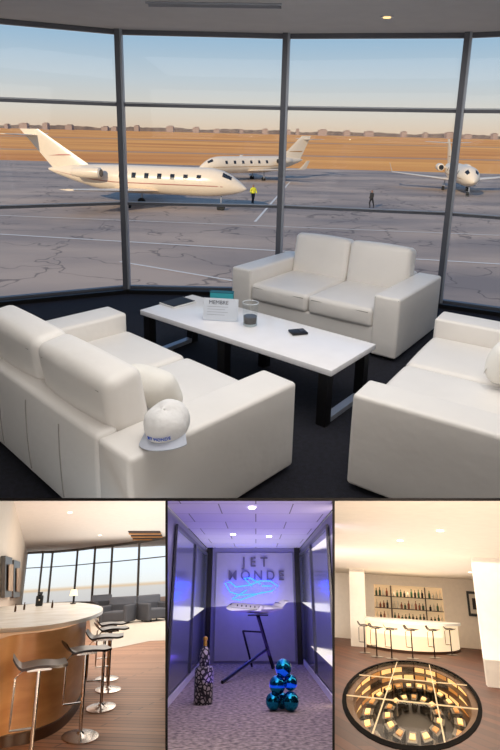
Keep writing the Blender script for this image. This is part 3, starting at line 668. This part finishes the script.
t=thing('round_bar','pale glowing semicircular bar counter in front of the bottle niche','bar counter')
yc=fl(409,645).y-.5; yfr=fl(409,654).y; xa=aty(358,640,yc).x; xb=aty(462,640,yc).x; n=32; w_=(xb-xa)/2; xc=(xa+xb)/2; dy=yc-yfr; zb=aty(409,622,yfr).z
arc=lambda k_:[Vector((xc+w_*k_*math.cos(math.pi+math.pi*k/n),yc+dy*k_*math.sin(math.pi+math.pi*k/n),0)) for k in range(n+1)]
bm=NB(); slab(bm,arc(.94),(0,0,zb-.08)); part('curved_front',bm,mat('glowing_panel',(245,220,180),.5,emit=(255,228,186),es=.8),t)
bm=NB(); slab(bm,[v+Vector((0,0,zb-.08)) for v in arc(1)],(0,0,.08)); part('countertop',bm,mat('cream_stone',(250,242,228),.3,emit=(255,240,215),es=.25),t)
bm=NB(); slab(bm,arc(.95),(0,0,.08)); part('plinth',bm,mat('dark_plinth',(80,52,34),.4),t)
KY=1.4; g='dark bar stools around the glowing round bar'
M_dkm=mat('dark_chrome',(64,48,40),.3,.8)
st=None
for k,(px,py,lb) in enumerate(((365,653,'leftmost dark stool at the glowing round bar'),(377,657,'second dark stool from the left at the round bar'),(392,659,'third dark stool from the left at the round bar'),(413,659,'fourth dark stool from the left, middle of the round bar'),(435,658,'fifth dark stool from the left at the round bar'),(452,655,'rightmost dark stool at the glowing round bar'))):
    p=fl(px,py)
    if st is None: st=stool(T(p),lb,g,.42,M_dkm)
    else: dup(st,T(p)@RZ(random.uniform(-10,10)),lb,g)
bm=NB(); p=fl(488,687); q=fl(530,687); box(bm,((p.x+q.x)/2,p.y+.2,HR/2),(q.x-p.x,.4,HR)); t=struct('wall_pillar',bm,mat('white_plaster',(254,250,242),.9),'white square pillar at the right of the wine bar')
bm=NB(); p=fl(351,646); q=fl(368,646); box(bm,((p.x+q.x)/2,p.y+.2,HR/2),(q.x-p.x,.4,HR)); struct('wall_pillar',bm,mat('white_plaster',(244,236,222),.9),'cream pillar left of the round bar')
a=aty(469,616,YB-.05); b=aty(482,592,YB-.05)
t=thing('picture','black framed dark picture on the cream wall right of the bar','picture',T(((a.x+b.x)/2,YB-.03,(a.z+b.z)/2)))
bm=NB(); box(bm,(0,0,0),(b.x-a.x,.05,b.z-a.z)); part('frame',bm,M_black,t); bm=NB(); box(bm,(0,-.03,0),((b.x-a.x)*.72,.02,(b.z-a.z)*.78)); part('mount',bm,mat('mount_card',(225,215,200),.7),t)
bm=NB(); box(bm,(0,-.045,0),((b.x-a.x)*.4,.015,(b.z-a.z)*.45)); part('print',bm,mat('dark_print',(50,40,36),.7),t)
# glass floor cellar
t=thing('glass_floor_cellar','round glass floor window looking down into a lit wine cellar','glass floor',T(DC))
def ring(bm,k0,k1,z0_,z1_,a0_=0,a1_=360,nn=None):
    nn=nn or NE
    P=lambda a,kk,z:Vector((rx_*kk*math.cos(a),ry_*kk*math.sin(a),z))
    for k in range(nn):
        a0,a1=R(a0_+(a1_-a0_)*k/nn),R(a0_+(a1_-a0_)*(k+1)/nn)
        v=[bm.verts.new(q) for q in (P(a0,k0,z0_),P(a1,k0,z0_),P(a1,k1,z0_),P(a0,k1,z0_),P(a0,k0,z1_),P(a1,k0,z1_),P(a1,k1,z1_),P(a0,k1,z1_))]
        for f in ((0,1,2,3),(4,7,6,5),(0,4,5,1),(3,2,6,7)): bm.faces.new([v[i] for i in f])
    bmesh.ops.remove_doubles(bm,verts=bm.verts[:],dist=1e-5)
    return bm
DEP=.7
bm=NB(); ring(bm,.965,1.015,-.02,.006); part('rim',bm,mat('dark_steel_rim',(12,9,8),.95,spec=.05),t)
bm=NB(); ring(bm,.985,1.0,-DEP,-.02); part('well_wall',bm,mat('cellar_wall',(60,40,24),.8),t)
bm=NB(); poly(bm,[Vector((rx_*math.cos(2*math.pi*k/NE),ry_*math.sin(2*math.pi*k/NE),-DEP)) for k in range(NE)]); part('cellar_floor',bm,mat('cellar_stone',(30,20,14),.6),t)
bm=NB(); poly(bm,[Vector((.97*rx_*math.cos(2*math.pi*k/NE),.97*ry_*math.sin(2*math.pi*k/NE),.0)) for k in range(NE)]); part('glass_pane',bm,glassmat('floor_glass',(252,248,240),.05),t)
M_rack=mat('dark_rack_wood',(104,68,36),.6); M_lit=mat('golden_glow',(240,196,120),.5,emit=(255,212,136),es=1.1); M_dk=mat('bottle_dark',(16,11,10),.25); M_dim=mat('amber_glow',(190,130,60),.5,emit=(225,150,70),es=.6)  # golden and amber light on the racks is put into emissive colours
for zz in (-.08,-.26,-.44,-.64):
    bm=NB(); ring(bm,.88,.975,zz-.02,zz); part('rack_shelf',bm,M_rack,t)
for lev,(za,zb_) in enumerate(((-.25,-.1),(-.43,-.28),(-.63,-.46))):
    for i in range(24):
        a=360*(i+.5)/24
        if (i*7+lev*3)%6==0: continue
        bm=NB(); ring(bm,.965,.975,za,zb_,a-6.2,a+6.2,4); part('lit_compartment',bm,M_lit if (i+lev)%3 else M_dim,t)
# curved racks of bottles standing on the cellar floor, with emissive patches on top imitating lit gaps
for (k0,k1,zt) in ((.62,.78,-.42),(.32,.48,-.46)):
    for i in range(20 if k0>.5 else 14):
        n_=20 if k0>.5 else 14; a=360*(i+.5)/n_
        bm=NB(); ring(bm,k0,k1,-.68,zt,a-.3*360/n_,a+.3*360/n_,3); c2=part('curved_rack',bm,M_dk,t)
        bm=NB(); ring(bm,k0+.05,k1-.04,zt+.005,zt+.02,a-.2*360/n_,a+.2*360/n_,3); part('rack_glow',bm,M_lit if i%3 else M_dim,c2)
M_gb=mat('cream_bar',(225,206,170),.5,emit=(255,228,185),es=.25)
for y in (-.36,.2):
    hx=rx_*.96*math.sqrt(1-y*y); bm=NB(); box(bm,(0,ry_*y,-.01),(2*hx,.09,.012)); part('glazing_bar',bm,M_gb,t)
for x in (-.36,.36):
    hy_=ry_*.96*math.sqrt(1-x*x); bm=NB(); box(bm,(rx_*x,0,-.01),(.02,2*hy_,.012)); part('glazing_bar',bm,M_gb,t)
for k,(px,py) in enumerate(((356,570),(470,572),(400,540),(440,530))):
    p=fl(px,py,HR); bm=NB(); lathe(bm,[(.045,0),(.06,-.01),(.06,-.02),(.01,-.015)],14,None,1,1.5); solo('downlight','small recessed spotlight in the cream ceiling of the wine bar','ceiling light',bm,mat('lit_spot',(255,240,210),.5,emit=(255,235,200),es=3),T(p),'recessed spotlights in the wine bar ceiling')
lamp('AREA',(0,YB*.6,HR-.1),.75,(1,.89,.76),5,18)
lamp('AREA',(0,YB*.5,.5),.95,(1,.88,.74),5,20,RX(180))  # added up-light that brightens the cream ceiling
lamp('AREA',((x0+x1)/2,YB+.2,z1-.05),.02,(1,.84,.62),1.8,.3)
# ---------- LIGHT
setF(Matrix.Identity(4))
w=bpy.data.worlds.new('world'); SC.world=w; w.use_nodes=True; N=w.node_tree.nodes; L=w.node_tree.links; bg=N['Background']
tc=N.new('ShaderNodeTexCoord'); sp=N.new('ShaderNodeSeparateXYZ'); rp=N.new('ShaderNodeValToRGB'); L.new(tc.outputs['Generated'],sp.inputs[0]); L.new(sp.outputs['Z'],rp.inputs[0])
e=rp.color_ramp.elements; e[0].position=0; e[0].color=lin((236,208,180)); e[1].position=1; e[1].color=lin((110,150,205))
for p,c_ in ((.03,(232,220,204)),(.08,(208,216,220)),(.15,(166,198,222)),(.4,(115,160,215))):
    k=e.new(p); k.color=lin(c_)
L.new(rp.outputs[0],bg.inputs[0]); bg.inputs[1].default_value=1.
s=bpy.data.lights.new('sun','SUN'); s.energy=4.2; s.color=(1,.8,.56); s.angle=R(1); o=bpy.data.objects.new('sun',s); COL.objects.link(o)
o.rotation_euler=Vector((-.45,-.8,.42)).to_track_quat('Z','Y').to_euler()
lamp('AREA',(.3,2.6,H-.03),58,(1,.97,.93),3.2,2.4)
lamp('AREA',(0,-1.2,1.9),26,(1,.96,.92),4,1.,RX(75))  # added fill from behind the camera for the sofa backs
